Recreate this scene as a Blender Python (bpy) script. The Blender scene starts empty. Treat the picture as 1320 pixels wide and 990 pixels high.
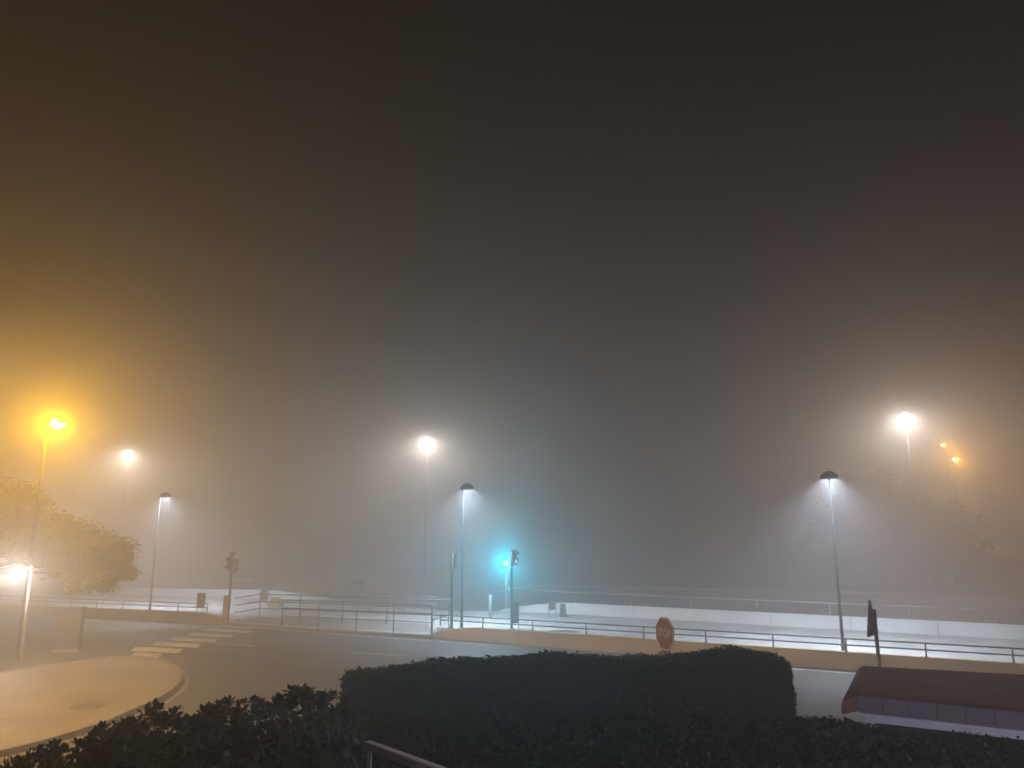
import bpy, bmesh, math, random
import numpy as np
from mathutils import Vector, Matrix
R = math.radians
SC = bpy.context.scene
C = SC.collection

# ------------------------------------------------------------------ camera
CAM_H, PITCH, FPX = 4.0, R(11.5), 960.0
cam = bpy.data.cameras.new('camera')
cam.sensor_width = 36.0
cam.lens = 36.0 * FPX / 1320.0
cam.clip_start = 0.05
cam.clip_end = 3000
camo = bpy.data.objects.new('camera', cam)
C.objects.link(camo)
camo.location = (0, 0, CAM_H)
camo.rotation_euler = (R(90) + PITCH, 0, 0)
SC.camera = camo

# ------------------------------------------------------------------ night sky
w = bpy.data.worlds.new('World')
SC.world = w
w.use_nodes = True
nt = w.node_tree
nt.nodes.clear()
out = nt.nodes.new('ShaderNodeOutputWorld')
bg = nt.nodes.new('ShaderNodeBackground')
sky = nt.nodes.new('ShaderNodeTexSky')
sky.sky_type = 'NISHITA'
sky.sun_disc = False
sky.sun_elevation = R(12)
sky.sun_rotation = R(200)
tint = nt.nodes.new('ShaderNodeMix')
tint.data_type = 'RGBA'
tint.blend_type = 'MIX'
tint.inputs[0].default_value = 0.96
tint.inputs[7].default_value = (0.70, 0.46, 0.33, 1)     # town glow on the fog's upper side
nt.links.new(sky.outputs[0], tint.inputs[6])
nt.links.new(tint.outputs[2], bg.inputs[0])
bg.inputs[1].default_value = 0.009
nt.links.new(bg.outputs[0], out.inputs[0])

# faint moon through the fog (the only "sun" of a night scene)
sl = bpy.data.lights.new('moon', 'SUN')
sl.energy = 0.004
sl.angle = R(10)
sl.color = (0.8, 0.86, 1.0)
so = bpy.data.objects.new('moon', sl)
C.objects.link(so)
so.rotation_euler = (R(50), 0, R(-20))

SC.view_settings.view_transform = 'Standard'
SC.view_settings.look = 'None'
SC.view_settings.exposure = 0.0
SC.view_settings.gamma = 1.0
SC.view_settings.use_curve_mapping = False
SC.render.engine = 'CYCLES'
cy = SC.cycles
cy.max_bounces = 8
cy.diffuse_bounces = 3
cy.glossy_bounces = 2
cy.transmission_bounces = 2
cy.volume_bounces = 3
cy.transparent_max_bounces = 16
cy.sample_clamp_indirect = 3.0
cy.sample_clamp_direct = 0.0
cy.use_denoising = True
cy.caustics_reflective = False
cy.caustics_refractive = False

FOG_DENSITY = 0.030
FOG_ANISO = 0.76
K = 1.2          # one dial for all the lamps

# ------------------------------------------------------------------ helpers
def ray(px, py):
    v = Vector(((px - 660) / FPX, 1.0, (495 - py) / FPX))
    c, s = math.cos(PITCH), math.sin(PITCH)
    return Vector((v.x, v.y * c - v.z * s, v.y * s + v.z * c))

def g(px, py, z=0.0):
    """ground position that the surveyed image point stands on"""
    d = ray(px, py)
    t = (z - CAM_H) / d.z
    return Vector((d.x * t, d.y * t, z))

def at(px, py, Y):
    d = ray(px, py)
    t = Y / d.y
    return Vector((d.x * t, Y, CAM_H + d.z * t))

def tag(o, label=None, cat=None, group=None, kind=None):
    if label: o['label'] = label
    if cat: o['category'] = cat
    if group: o['group'] = group
    if kind: o['kind'] = kind
    return o

def thing(name, loc, label, cat, group=None, rz=0.0):
    o = bpy.data.objects.new(name, None)
    o.empty_display_size = 0.2
    C.objects.link(o)
    o.location = loc
    o.rotation_euler = (0, 0, rz)
    return tag(o, label, cat, group)

def obj(name, bm, mat, parent=None, smooth=False):
    me = bpy.data.meshes.new(name)
    bm.normal_update()
    bm.to_mesh(me)
    bm.free()
    if smooth:
        for p in me.polygons: p.use_smooth = True
    o = bpy.data.objects.new(name, me)
    C.objects.link(o)
    if mat: me.materials.append(mat)
    if parent is not None: o.parent = parent
    return o

def obj_np(name, verts, faces, mat, parent=None):
    me = bpy.data.meshes.new(name)
    verts = np.asarray(verts, dtype=np.float32)
    faces = np.asarray(faces, dtype=np.int32)
    nf, k = faces.shape
    me.vertices.add(len(verts)); me.vertices.foreach_set('co', verts.ravel())
    me.loops.add(nf * k); me.loops.foreach_set('vertex_index', faces.ravel())
    me.polygons.add(nf); me.polygons.foreach_set('loop_start', np.arange(nf, dtype=np.int32) * k)
    me.update(calc_edges=True)
    o = bpy.data.objects.new(name, me)
    C.objects.link(o)
    me.materials.append(mat)
    if parent is not None: o.parent = parent
    return o

def B(): return bmesh.new()

def box(bm, c, s, rz=0.0, bevel=0.0, rot=None):
    M = Matrix.Translation(Vector(c)) @ (rot.to_4x4() if rot is not None else Matrix.Rotation(rz, 4, 'Z')) @ Matrix.Diagonal((s[0], s[1], s[2], 1))
    r = bmesh.ops.create_cube(bm, size=1, matrix=M)
    if bevel > 0:
        es = list({e for v in r['verts'] for e in v.link_edges})
        bmesh.ops.bevel(bm, geom=es, offset=bevel, segments=2, affect='EDGES', profile=0.6)
    return bm

def tube(bm, pts, rad, n=10, caps=True):
    pts = [Vector(p) for p in pts]
    if not hasattr(rad, '__len__'): rad = [rad] * len(pts)
    rings = []
    for i, p in enumerate(pts):
        if i == 0: d = pts[1] - p
        elif i == len(pts) - 1: d = p - pts[i - 1]
        else: d = (pts[i + 1] - p).normalized() + (p - pts[i - 1]).normalized()
        d.normalize()
        a = Vector((0, 0, 1)) if abs(d.z) < 0.9 else Vector((1, 0, 0))
        u = d.cross(a).normalized(); v = d.cross(u)
        rings.append([bm.verts.new(p + rad[i] * (math.cos(2 * math.pi * k / n) * u + math.sin(2 * math.pi * k / n) * v)) for k in range(n)])
    for a_, b_ in zip(rings, rings[1:]):
        for k in range(n):
            bm.faces.new((a_[k], a_[(k + 1) % n], b_[(k + 1) % n], b_[k]))
    if caps:
        bm.faces.new(rings[0][::-1]); bm.faces.new(rings[-1])
    return bm

def lathe(bm, prof, n=28, M=None, cap0=True, cap1=True):
    rings = []
    for r, z in prof:
        rings.append([bm.verts.new(Vector((r * math.cos(2 * math.pi * k / n), r * math.sin(2 * math.pi * k / n), z))) for k in range(n)])
    for a_, b_ in zip(rings, rings[1:]):
        for k in range(n):
            bm.faces.new((a_[k], a_[(k + 1) % n], b_[(k + 1) % n], b_[k]))
    if cap0: bm.faces.new(rings[0][::-1])
    if cap1: bm.faces.new(rings[-1])
    if M is not None:
        bmesh.ops.transform(bm, matrix=M, verts=[v for r in rings for v in r])
    return bm

def prism(bm, pts, z0, z1):
    a = [bm.verts.new((p[0], p[1], z0)) for p in pts]
    b = [bm.verts.new((p[0], p[1], z1)) for p in pts]
    n = len(pts)
    bm.faces.new(b)
    bm.faces.new(a[::-1])
    for i in range(n):
        bm.faces.new((a[i], a[(i + 1) % n], b[(i + 1) % n], b[i]))
    bmesh.ops.recalc_face_normals(bm, faces=bm.faces[:])
    return bm

def sheet(bm, pts, z):
    bm.faces.new([bm.verts.new((p[0], p[1], z)) for p in pts])
    bmesh.ops.recalc_face_normals(bm, faces=bm.faces[:])
    for f in bm.faces:
        if f.normal.z < 0: f.normal_flip()
    return bm

def plate(bm, outline, t, M):
    """flat plate: outline in local XZ, thickness along local Y"""
    a = [bm.verts.new(M @ Vector((x, -t / 2, z))) for x, z in outline]
    b = [bm.verts.new(M @ Vector((x, t / 2, z))) for x, z in outline]
    n = len(outline)
    bm.faces.new(a); bm.faces.new(b[::-1])
    for i in range(n): bm.faces.new((a[i], b[i], b[(i + 1) % n], a[(i + 1) % n]))
    bmesh.ops.recalc_face_normals(bm, faces=bm.faces[:])
    return bm

def catmull(pts, seg=6):
    P = [Vector(p) for p in pts]
    P = [P[0] * 2 - P[1]] + P + [P[-1] * 2 - P[-2]]
    res = []
    for i in range(1, len(P) - 2):
        for k in range(seg):
            t = k / seg
            res.append(0.5 * ((2 * P[i]) + (-P[i - 1] + P[i + 1]) * t + (2 * P[i - 1] - 5 * P[i] + 4 * P[i + 1] - P[i + 2]) * t * t + (-P[i - 1] + 3 * P[i] - 3 * P[i + 1] + P[i + 2]) * t ** 3))
    res.append(P[-2])
    return res

# ------------------------------------------------------------------ materials
MATS = {}
def mat(name, col, rough=0.7, metal=0.0, var=0.25, scale=3.0, bump=0.0, bscale=40.0, spec=0.5):
    if name in MATS: return MATS[name]
    m = bpy.data.materials.new(name)
    m.use_nodes = True
    t = m.node_tree
    b = t.nodes['Principled BSDF']
    b.inputs['Roughness'].default_value = rough
    b.inputs['Metallic'].default_value = metal
    b.inputs['Specular IOR Level'].default_value = spec
    tc = t.nodes.new('ShaderNodeTexCoord')
    n = t.nodes.new('ShaderNodeTexNoise')
    n.inputs['Scale'].default_value = scale
    n.inputs['Detail'].default_value = 6
    t.links.new(tc.outputs['Object'], n.inputs['Vector'])
    cr = t.nodes.new('ShaderNodeValToRGB')
    cr.color_ramp.elements[0].position = 0.3
    cr.color_ramp.elements[1].position = 0.7
    cr.color_ramp.elements[0].color = tuple(c * (1 - var) for c in col) + (1,)
    cr.color_ramp.elements[1].color = tuple(min(1, c * (1 + var)) for c in col) + (1,)
    t.links.new(n.outputs['Fac'], cr.inputs['Fac'])
    t.links.new(cr.outputs['Color'], b.inputs['Base Color'])
    if bump:
        n2 = t.nodes.new('ShaderNodeTexNoise')
        n2.inputs['Scale'].default_value = bscale
        n2.inputs['Detail'].default_value = 4
        t.links.new(tc.outputs['Object'], n2.inputs['Vector'])
        bp = t.nodes.new('ShaderNodeBump')
        bp.inputs['Strength'].default_value = bump
        bp.inputs['Distance'].default_value = 0.02
        t.links.new(n2.outputs['Fac'], bp.inputs['Height'])
        t.links.new(bp.outputs['Normal'], b.inputs['Normal'])
    MATS[name] = m
    return m

def leafmat(name, c1, c2, trans=0.25):
    m = bpy.data.materials.new(name)
    m.use_nodes = True
    t = m.node_tree
    b = t.nodes['Principled BSDF']
    b.inputs['Roughness'].default_value = 0.55
    geo = t.nodes.new('ShaderNodeNewGeometry')
    cr = t.nodes.new('ShaderNodeValToRGB')
    cr.color_ramp.elements[0].color = tuple(c1) + (1,)
    cr.color_ramp.elements[1].color = tuple(c2) + (1,)
    t.links.new(geo.outputs['Random Per Island'], cr.inputs['Fac'])
    t.links.new(cr.outputs['Color'], b.inputs['Base Color'])
    if trans > 0:
        tr = t.nodes.new('ShaderNodeBsdfTranslucent')
        t.links.new(cr.outputs['Color'], tr.inputs['Color'])
        mx = t.nodes.new('ShaderNodeMixShader')
        mx.inputs[0].default_value = trans
        t.links.new(b.outputs[0], mx.inputs[1]); t.links.new(tr.outputs[0], mx.inputs[2])
        t.links.new(mx.outputs[0], t.nodes['Material Output'].inputs['Surface'])
    return m

def emit(name, col, strength):
    m = bpy.data.materials.new(name)
    m.use_nodes = True
    t = m.node_tree
    b = t.nodes['Principled BSDF']
    b.inputs['Base Color'].default_value = tuple(col) + (1,)
    b.inputs['Emission Color'].default_value = tuple(col) + (1,)
    b.inputs['Emission Strength'].default_value = strength
    m.cycles.emission_sampling = 'NONE'
    return m

def paving(name, c1, c2, mortar, bw, bh, rot=0.0, rough=0.6, bump=0.3, ms=0.012):
    m = bpy.data.materials.new(name)
    m.use_nodes = True
    t = m.node_tree
    b = t.nodes['Principled BSDF']
    b.inputs['Roughness'].default_value = rough
    tc = t.nodes.new('ShaderNodeTexCoord')
    mp = t.nodes.new('ShaderNodeMapping')
    mp.inputs['Rotation'].default_value = (0, 0, rot)
    br = t.nodes.new('ShaderNodeTexBrick')
    br.inputs['Scale'].default_value = 1.0
    br.inputs['Brick Width'].default_value = bw
    br.inputs['Row Height'].default_value = bh
    br.inputs['Mortar Size'].default_value = ms
    br.inputs['Color1'].default_value = tuple(c1) + (1,)
    br.inputs['Color2'].default_value = tuple(c2) + (1,)
    br.inputs['Mortar'].default_value = tuple(mortar) + (1,)
    n = t.nodes.new('ShaderNodeTexNoise'); n.inputs['Scale'].default_value = 0.6; n.inputs['Detail'].default_value = 7
    mr = t.nodes.new('ShaderNodeMapRange'); mr.inputs[1].default_value = 0.3; mr.inputs[2].default_value = 0.75
    mr.inputs[3].default_value = 0.60; mr.inputs[4].default_value = 1.08
    mul = t.nodes.new('ShaderNodeVectorMath'); mul.operation = 'SCALE'
    t.links.new(tc.outputs['Object'], mp.inputs['Vector'])
    t.links.new(mp.outputs[0], br.inputs['Vector'])
    t.links.new(tc.outputs['Object'], n.inputs['Vector'])
    t.links.new(n.outputs['Fac'], mr.inputs[0])
    t.links.new(br.outputs['Color'], mul.inputs[0]); t.links.new(mr.outputs[0], mul.inputs['Scale'])
    t.links.new(mul.outputs[0], b.inputs['Base Color'])
    bp = t.nodes.new('ShaderNodeBump'); bp.inputs['Strength'].default_value = bump; bp.inputs['Distance'].default_value = 0.01
    bp.invert = True
    t.links.new(br.outputs['Fac'], bp.inputs['Height'])
    t.links.new(bp.outputs['Normal'], b.inputs['Normal'])
    return m

def asphaltmat(name, col, wet=True):
    m = bpy.data.materials.new(name)
    m.use_nodes = True
    t = m.node_tree
    b = t.nodes['Principled BSDF']
    tc = t.nodes.new('ShaderNodeTexCoord')
    n1 = t.nodes.new('ShaderNodeTexNoise'); n1.inputs['Scale'].default_value = 0.22; n1.inputs['Detail'].default_value = 8; n1.inputs['Roughness'].default_value = 0.6
    n2 = t.nodes.new('ShaderNodeTexNoise'); n2.inputs['Scale'].default_value = 55; n2.inputs['Detail'].default_value = 3
    for n in (n1, n2): t.links.new(tc.outputs['Object'], n.inputs['Vector'])
    cr = t.nodes.new('ShaderNodeValToRGB')
    cr.color_ramp.elements[0].position = 0.35; cr.color_ramp.elements[1].position = 0.68
    cr.color_ramp.elements[0].color = tuple(c * 0.62 for c in col) + (1,)
    cr.color_ramp.elements[1].color = tuple(c * 1.35 for c in col) + (1,)
    t.links.new(n1.outputs['Fac'], cr.inputs['Fac'])
    mx = t.nodes.new('ShaderNodeMix'); mx.data_type = 'RGBA'; mx.blend_type = 'OVERLAY'; mx.inputs[0].default_value = 0.5
    t.links.new(cr.outputs['Color'], mx.inputs[6]); t.links.new(n2.outputs['Color'], mx.inputs[7])
    t.links.new(mx.outputs[2], b.inputs['Base Color'])
    mr = t.nodes.new('ShaderNodeMapRange'); mr.inputs[1].default_value = 0.35; mr.inputs[2].default_value = 0.65
    mr.inputs[3].default_value = 0.5 if wet else 0.75; mr.inputs[4].default_value = 0.8
    t.links.new(n1.outputs['Fac'], mr.inputs[0]); t.links.new(mr.outputs[0], b.inputs['Roughness'])
    bp = t.nodes.new('ShaderNodeBump'); bp.inputs['Strength'].default_value = 0.35; bp.inputs['Distance'].default_value = 0.01
    t.links.new(n2.outputs['Fac'], bp.inputs['Height']); t.links.new(bp.outputs['Normal'], b.inputs['Normal'])
    return m

M_asphalt = asphaltmat('asphalt', (0.095, 0.088, 0.082))
M_pink = asphaltmat('red_asphalt', (0.20, 0.15, 0.14), wet=False)
M_paint = mat('road_paint', (0.62, 0.61, 0.57), 0.6, var=0.3, scale=5)
M_kerb = mat('kerb_stone', (0.27, 0.25, 0.23), 0.75, var=0.2, scale=3, bump=0.3)
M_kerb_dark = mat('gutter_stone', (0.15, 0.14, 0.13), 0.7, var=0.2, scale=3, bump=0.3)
M_plaza = paving('plaza_pavers', (0.40, 0.35, 0.30), (0.34, 0.29, 0.25), (0.20, 0.17, 0.15), 0.22, 0.11, R(24))
M_prom = paving('promenade_slabs', (0.66, 0.66, 0.65), (0.60, 0.60, 0.59), (0.46, 0.46, 0.45), 0.8, 0.8, R(-12), ms=0.01)
M_pave = paving('pavement_slabs', (0.32, 0.29, 0.26), (0.28, 0.26, 0.23), (0.18, 0.17, 0.16), 0.4, 0.4, R(-8))
M_concrete = mat('parapet_concrete', (0.66, 0.49, 0.24), 0.8, var=0.16, scale=0.9, bump=0.25, bscale=14)
M_whitewall = mat('pale_wall', (0.70, 0.70, 0.69), 0.8, var=0.14, scale=0.7, bump=0.2, bscale=12)
M_galv = mat('galvanised_steel', (0.075, 0.078, 0.08), 0.8, 0.0, spec=0.15, var=0.15, scale=6)
M_lamppole = mat('lamp_pole_paint', (0.018, 0.019, 0.02), 0.8, spec=0.05)
M_rail = mat('painted_rail', (0.16, 0.17, 0.18), 0.5, 0.3, var=0.15, scale=6)
M_palerail = mat('pale_rail', (0.60, 0.61, 0.62), 0.5, 0.1, var=0.12, scale=6)
M_midrail = mat('grey_rail', (0.28, 0.28, 0.28), 0.7, var=0.12, scale=6, spec=0.2)
M_dark = mat('dark_metal', (0.025, 0.027, 0.03), 0.45, 0.2, var=0.2, scale=6)
M_box = mat('beige_box', (0.42, 0.36, 0.22), 0.6, var=0.1, scale=4)
M_cab = mat('cabinet_grey', (0.075, 0.07, 0.065), 0.6, var=0.12, scale=3)
M_signgrey = mat('sign_back', (0.20, 0.20, 0.19), 0.5, 0.5, var=0.2, scale=8)
M_signred = mat('sign_red', (0.15, 0.026, 0.024), 0.45, var=0.12, scale=9)
M_signwhite = mat('sign_white', (0.72, 0.70, 0.66), 0.45, var=0.1, scale=9)
M_letter = mat('sign_letter', (0.42, 0.38, 0.35), 0.5, var=0.1, scale=9)
M_tan = mat('tan_board', (0.45, 0.35, 0.19), 0.7, var=0.15, scale=6)
M_roof = mat('roof_brown', (0.17, 0.075, 0.058), 0.7, var=0.3, scale=1.6, bump=0.3, bscale=25)
M_fascia = mat('roof_fascia', (0.20, 0.17, 0.19), 0.6, var=0.12, scale=2.5)
M_beam = mat('white_beam', (0.85, 0.84, 0.86), 0.5, var=0.08, scale=3)
M_soil = mat('soil', (0.045, 0.035, 0.025), 0.95, var=0.4, scale=5, bump=0.6, bscale=20)
M_grassg = mat('grass_soil', (0.035, 0.045, 0.02), 0.95, var=0.4, scale=2, bump=0.6, bscale=20)
M_stone = paving('retaining_stone', (0.26, 0.23, 0.20), (0.20, 0.18, 0.16), (0.12, 0.11, 0.10), 0.4, 0.2)
M_bark = mat('bark', (0.10, 0.075, 0.055), 0.9, var=0.35, scale=7, bump=0.8, bscale=15)
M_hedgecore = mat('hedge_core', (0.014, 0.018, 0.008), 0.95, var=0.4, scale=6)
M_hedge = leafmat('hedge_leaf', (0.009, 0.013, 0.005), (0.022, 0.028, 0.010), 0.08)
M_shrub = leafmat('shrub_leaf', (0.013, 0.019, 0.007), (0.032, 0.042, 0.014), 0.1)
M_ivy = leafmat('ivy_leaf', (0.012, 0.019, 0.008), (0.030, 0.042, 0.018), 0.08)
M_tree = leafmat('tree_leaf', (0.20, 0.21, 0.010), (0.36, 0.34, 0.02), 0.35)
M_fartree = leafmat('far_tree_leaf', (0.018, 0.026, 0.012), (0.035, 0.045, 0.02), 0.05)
M_timber = mat('handrail_metal', (0.85, 0.80, 0.78), 0.5, var=0.12, scale=6)

# ------------------------------------------------------------------ setting
HX, HY0, HY1 = 230, -40, 330
o = obj('ground', sheet(B(), [(-HX, HY0), (HX, HY0), (HX, HY1), (-HX, HY1)], 0.0), M_asphalt); tag(o, kind='structure')

# near wall line (right) and its direction
W0, W1 = g(620, 828), g(1014, 858)
wd = (W1 - W0).normalized(); wn = Vector((-wd.y, wd.x, 0))        # wn points away from the camera
L0, L1 = g(110, 796.5), g(290, 805.5)
ld = (L1 - L0).normalized(); ln = Vector((-ld.y, ld.x, 0))
WR = W0 + wd * 60
WL = g(558, 823)                                                 # left end of the right parapet
LL = L0 - ld * 45

# far wall
F0, F1 = g(740, 795), g(1320, 829)
fd = (F1 - F0).normalized(); fn = Vector((-fd.y, fd.x, 0))
FR = F1 + fd * 45
FL = g(644, 790.5)
H0, H1 = g(100, 769), g(425, 776)
hd = (H1 - H0).normalized(); hn = Vector((-hd.y, hd.x, 0))
HL = H0 - hd * 60

# promenade between the two walls (a step of 0.12 above the road)
pts = [LL + ln * 0.3, L1 + ln * 0.3, g(300, 806), g(330, 808.5), g(560, 822.5), WL + wn * 0.02, WR + wn * 0.3, FR, F0, FL, g(560, 790), H1, HL]
o = obj('promenade', prism(B(), pts, -0.05, 0.12), M_prom); tag(o, kind='structure')
# warm slab strip at the opening
pts = [g(299, 803), g(334, 798.5), g(441, 802), g(552, 808), g(559, 819), g(440, 815.5), g(330, 806.5), g(302, 805.3)]
o = obj('pavement', sheet(B(), pts, 0.126), M_pave); tag(o, kind='structure')
# kerb along the opening
bm = B()
kp = [g(292, 805.8), g(330, 808.6), g(440, 816), g(558, 823)]
for a, b in zip(kp, kp[1:]):
    d = (b - a).normalized(); n = Vector((d.y, -d.x, 0))
    prism(bm, [a + n * 0.004, b + n * 0.004, b + n * 0.16, a + n * 0.16], -0.02, 0.124)
o = obj('kerb', bm, M_kerb); tag(o, kind='structure')
# dark footing at the wall feet
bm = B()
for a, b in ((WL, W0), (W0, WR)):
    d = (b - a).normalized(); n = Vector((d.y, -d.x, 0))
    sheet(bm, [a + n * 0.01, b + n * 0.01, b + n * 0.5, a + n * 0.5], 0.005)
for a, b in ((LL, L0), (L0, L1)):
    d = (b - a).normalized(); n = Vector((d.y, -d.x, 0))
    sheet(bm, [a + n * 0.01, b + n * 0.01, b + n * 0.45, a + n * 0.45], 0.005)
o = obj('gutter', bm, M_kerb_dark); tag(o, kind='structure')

# middle ground: grey path, red road, kerb, grass
def strip(name, near, far, z, m, slab=False):
    pts = [Vector(p) for p in near] + [Vector(p) for p in reversed(far)]
    bm = B()
    if slab: prism(bm, pts, -0.05, z)
    else: sheet(bm, pts, z)
    return tag(obj(name, bm, m), kind='structure')
A0, A1 = g(0, 756), g(1320, 789)
B0, B1 = g(0, 741.5), g(1320, 770)
ad = (A1 - A0).normalized(); bd = (B1 - B0).normalized()
strip('cycle_path', [A0 - ad * 150, A1 + ad * 120], [B0 - bd * 150, B1 + bd * 120], 0.006, M_pink)
bn = Vector((-bd.y, bd.x, 0))
strip('far_kerb', [B0 - bd * 150 + bn * .004, B1 + bd * 120 + bn * .004], [B0 - bd * 150 + bn * 0.3, B1 + bd * 120 + bn * 0.3], 0.16, M_whitewall, True)
strip('meadow', [B0 - bd * 150 + bn * 0.31, B1 + bd * 120 + bn * 0.31], [Vector((-HX + 1, HY1 - 1, 0)), Vector((HX - 1, HY1 - 1, 0))], 0.12, M_grassg, True)
# lane line on the cycle path
m0, m1 = g(0, 747.5), g(1320, 778.5)
md = (m1 - m0).normalized(); mn = Vector((-md.y, md.x, 0))
strip('path_line', [m0 - md * 60, m1 + md * 60], [m0 - md * 60 + mn * 0.25, m1 + md * 60 + mn * 0.25], 0.011, M_paint)

# road markings
def line_px(name, pts, wid, z=0.0125, m=M_paint):
    P = catmull([g(*p) for p in pts], 6)
    bm = B()
    prev = None
    for i, p in enumerate(P):
        d = (P[min(i + 1, len(P) - 1)] - P[max(i - 1, 0)]).normalized()
        n = Vector((-d.y, d.x, 0)) * wid / 2
        cur = (bm.verts.new((p.x + n.x, p.y + n.y, z)), bm.verts.new((p.x - n.x, p.y - n.y, z)))
        if prev: bm.faces.new((prev[0], prev[1], cur[1], cur[0]))
        prev = cur
    bmesh.ops.recalc_face_normals(bm, faces=bm.faces[:])
    for f in bm.faces:
        if f.normal.z < 0: f.normal_flip()
    return tag(obj(name, bm, m), kind='structure')
line_px('edge_line', [(330, 808.8 + 1.5), (420, 816.5), (560, 827), (760, 839.5), (1014, 862), (1180, 875), (1320, 887)], 0.13)
line_px('edge_line', [(100, 799.5), (200, 804.2), (285, 808)], 0.13)
line_px('lane_dash', [(452, 842), (485, 843.5), (522, 846)], 0.12)
line_px('lane_dash', [(600, 853), (640, 856)], 0.12)
line_px('stop_line', [(280, 829.5), (300, 831), (330, 834)], 0.12)
stripes = [((288, 328), 808.5), ((270, 326), 813.5), ((248, 302), 819.3), ((224, 282), 825.3), ((200, 260), 831.6), ((175, 236), 838.4), ((173, 209), 845.4)]
bm = B()
for (xa, xb), y in stripes:
    h = 1.45 + (y - 808) * 0.045
    sl_ = 0.055
    a, b = g(xa, y - sl_ * (xb - xa) / 2 - h), g(xb, y + sl_ * (xb - xa) / 2 - h)
    c, d = g(xb - 6, y + sl_ * (xb - xa) / 2 + h), g(xa - 6, y - sl_ * (xb - xa) / 2 + h)
    sheet(bm, [a, b, c, d], 0.0165)
o = obj('crosswalk', bm, M_paint); tag(o, kind='structure')

# dark repair band in the asphalt
M_patch = asphaltmat('patched_asphalt', (0.060, 0.056, 0.052))
bm = B(); sheet(bm, [g(236, 838), g(300, 843), g(445, 868), g(600, 893), g(600, 902), g(445, 879), g(330, 858), g(240, 846)], 0.004)
tag(obj('asphalt_patch', bm, M_patch), kind='structure')
bm = B(); sheet(bm, [g(470, 858), g(540, 864), g(560, 872), g(480, 867)], 0.004)
tag(obj('asphalt_patch', bm, M_patch), kind='structure')

# plaza with its rounded kerb (left foreground)
kc = [(-420, 1040), (-120, 1000), (0, 977), (79, 956), (131, 939), (170, 922), (208, 904), (228, 889), (233, 877), (227, 865), (212, 856.5), (186, 851), (150, 851), (100, 856.5), (0, 871), (-200, 897), (-500, 930)]
K3 = [Vector((p.x, p.y, 0)) for p in catmull([g(*p) for p in kc], 5)]
def offset(P, d):
    res = []
    for i, p in enumerate(P):
        t = (P[min(i + 1, len(P) - 1)] - P[max(i - 1, 0)]).normalized()
        res.append(p + Vector((-t.y, t.x, 0)) * d)
    return res
Kin = offset(K3, 0.16)
Kout = offset(K3, -0.22)
bm = B(); prism(bm, Kin, -0.03, 0.118)
o = obj('plaza', bm, M_plaza); tag(o, kind='structure')
bm = B()
for i in range(len(K3) - 1):
    prism(bm, [K3[i], K3[i + 1], Kin[i + 1], Kin[i]], -0.03, 0.13)
bmesh.ops.remove_doubles(bm, verts=bm.verts[:], dist=0.0005)
o = obj('plaza_kerb', bm, M_kerb); tag(o, kind='structure')
bm = B()
for i in range(len(K3) - 1):
    sheet(bm, [Kout[i], Kout[i + 1], K3[i + 1], K3[i]], 0.006)
o = obj('plaza_gutter', bm, M_kerb); tag(o, kind='structure')
# manhole cover in the plaza
mc = g(113, 910, 0.12)
bm = B(); lathe(bm, [(0.38, 0.0), (0.38, 0.006), (0.33, 0.006), (0.33, 0.004), (0.30, 0.009)], 28, Matrix.Translation(mc))
tag(obj('manhole_cover', bm, M_kerb_dark), 'round iron manhole cover set in the brick plaza', 'manhole cover')

# ------------------------------------------------------------------ low walls
def wall_run(name, pts, h0, h1, m, thick, label, cat, coping, cut=1.6, side=1, joint=3.2):
    """pts: ground polyline; height ramps from h0 at the first point over `cut` metres to h1"""
    root = thing(name, pts[0], label, cat)
    P = [Vector(p) - Vector(pts[0]) for p in pts]
    bm, cp = B(), B()
    s_total = 0
    for a, b in zip(P, P[1:]):
        L = (b - a).length
        d = (b - a).normalized()
        n = Vector((-d.y, d.x, 0)) * side * thick
        t = 0
        while t < L - 1e-4:
            step = 0.4 if s_total < cut else joint
            e = min(L, t + step)
            ha = h0 + (h1 - h0) * min(1, s_total / cut) ** 0.6
            s2 = s_total + (e - t)
            hb = h0 + (h1 - h0) * min(1, s2 / cut) ** 0.6
            q0, q1 = a + d * t, a + d * (e - ((0.02 if m is M_whitewall else 0.007) if s_total > cut else 0))
            vs = [bm.verts.new(v) for v in (q0, q1, q1 + n, q0 + n)]
            vt = [bm.verts.new(v + Vector((0, 0, h))) for v, h in ((q0, ha), (q1, hb), (q1 + n, hb), (q0 + n, ha))]
            bm.faces.new(vs); bm.faces.new(vt)
            for i in range(4): bm.faces.new((vs[i], vs[(i + 1) % 4], vt[(i + 1) % 4], vt[i]))
            nn = n.normalized() * 0.025
            q1c = a + d * e
            lo = [q0 - nn, q1c - nn, q1c + n + nn, q0 + n + nn]
            hh = [ha, hb, hb, ha]
            v0 = [cp.verts.new(v + Vector((0, 0, h + 0.002))) for v, h in zip(lo, hh)]
            v1 = [cp.verts.new(v + Vector((0, 0, h + 0.05))) for v, h in zip(lo, hh)]
            cp.faces.new(v0); cp.faces.new(v1)
            for i in range(4): cp.faces.new((v0[i], v0[(i + 1) % 4], v1[(i + 1) % 4], v1[i]))
            s_total = s2; t = e
    for x in (bm, cp): bmesh.ops.recalc_face_normals(x, faces=x.faces[:])
    obj('wall_body', bm, m, root); obj('coping', cp, coping, root)
    return root

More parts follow.
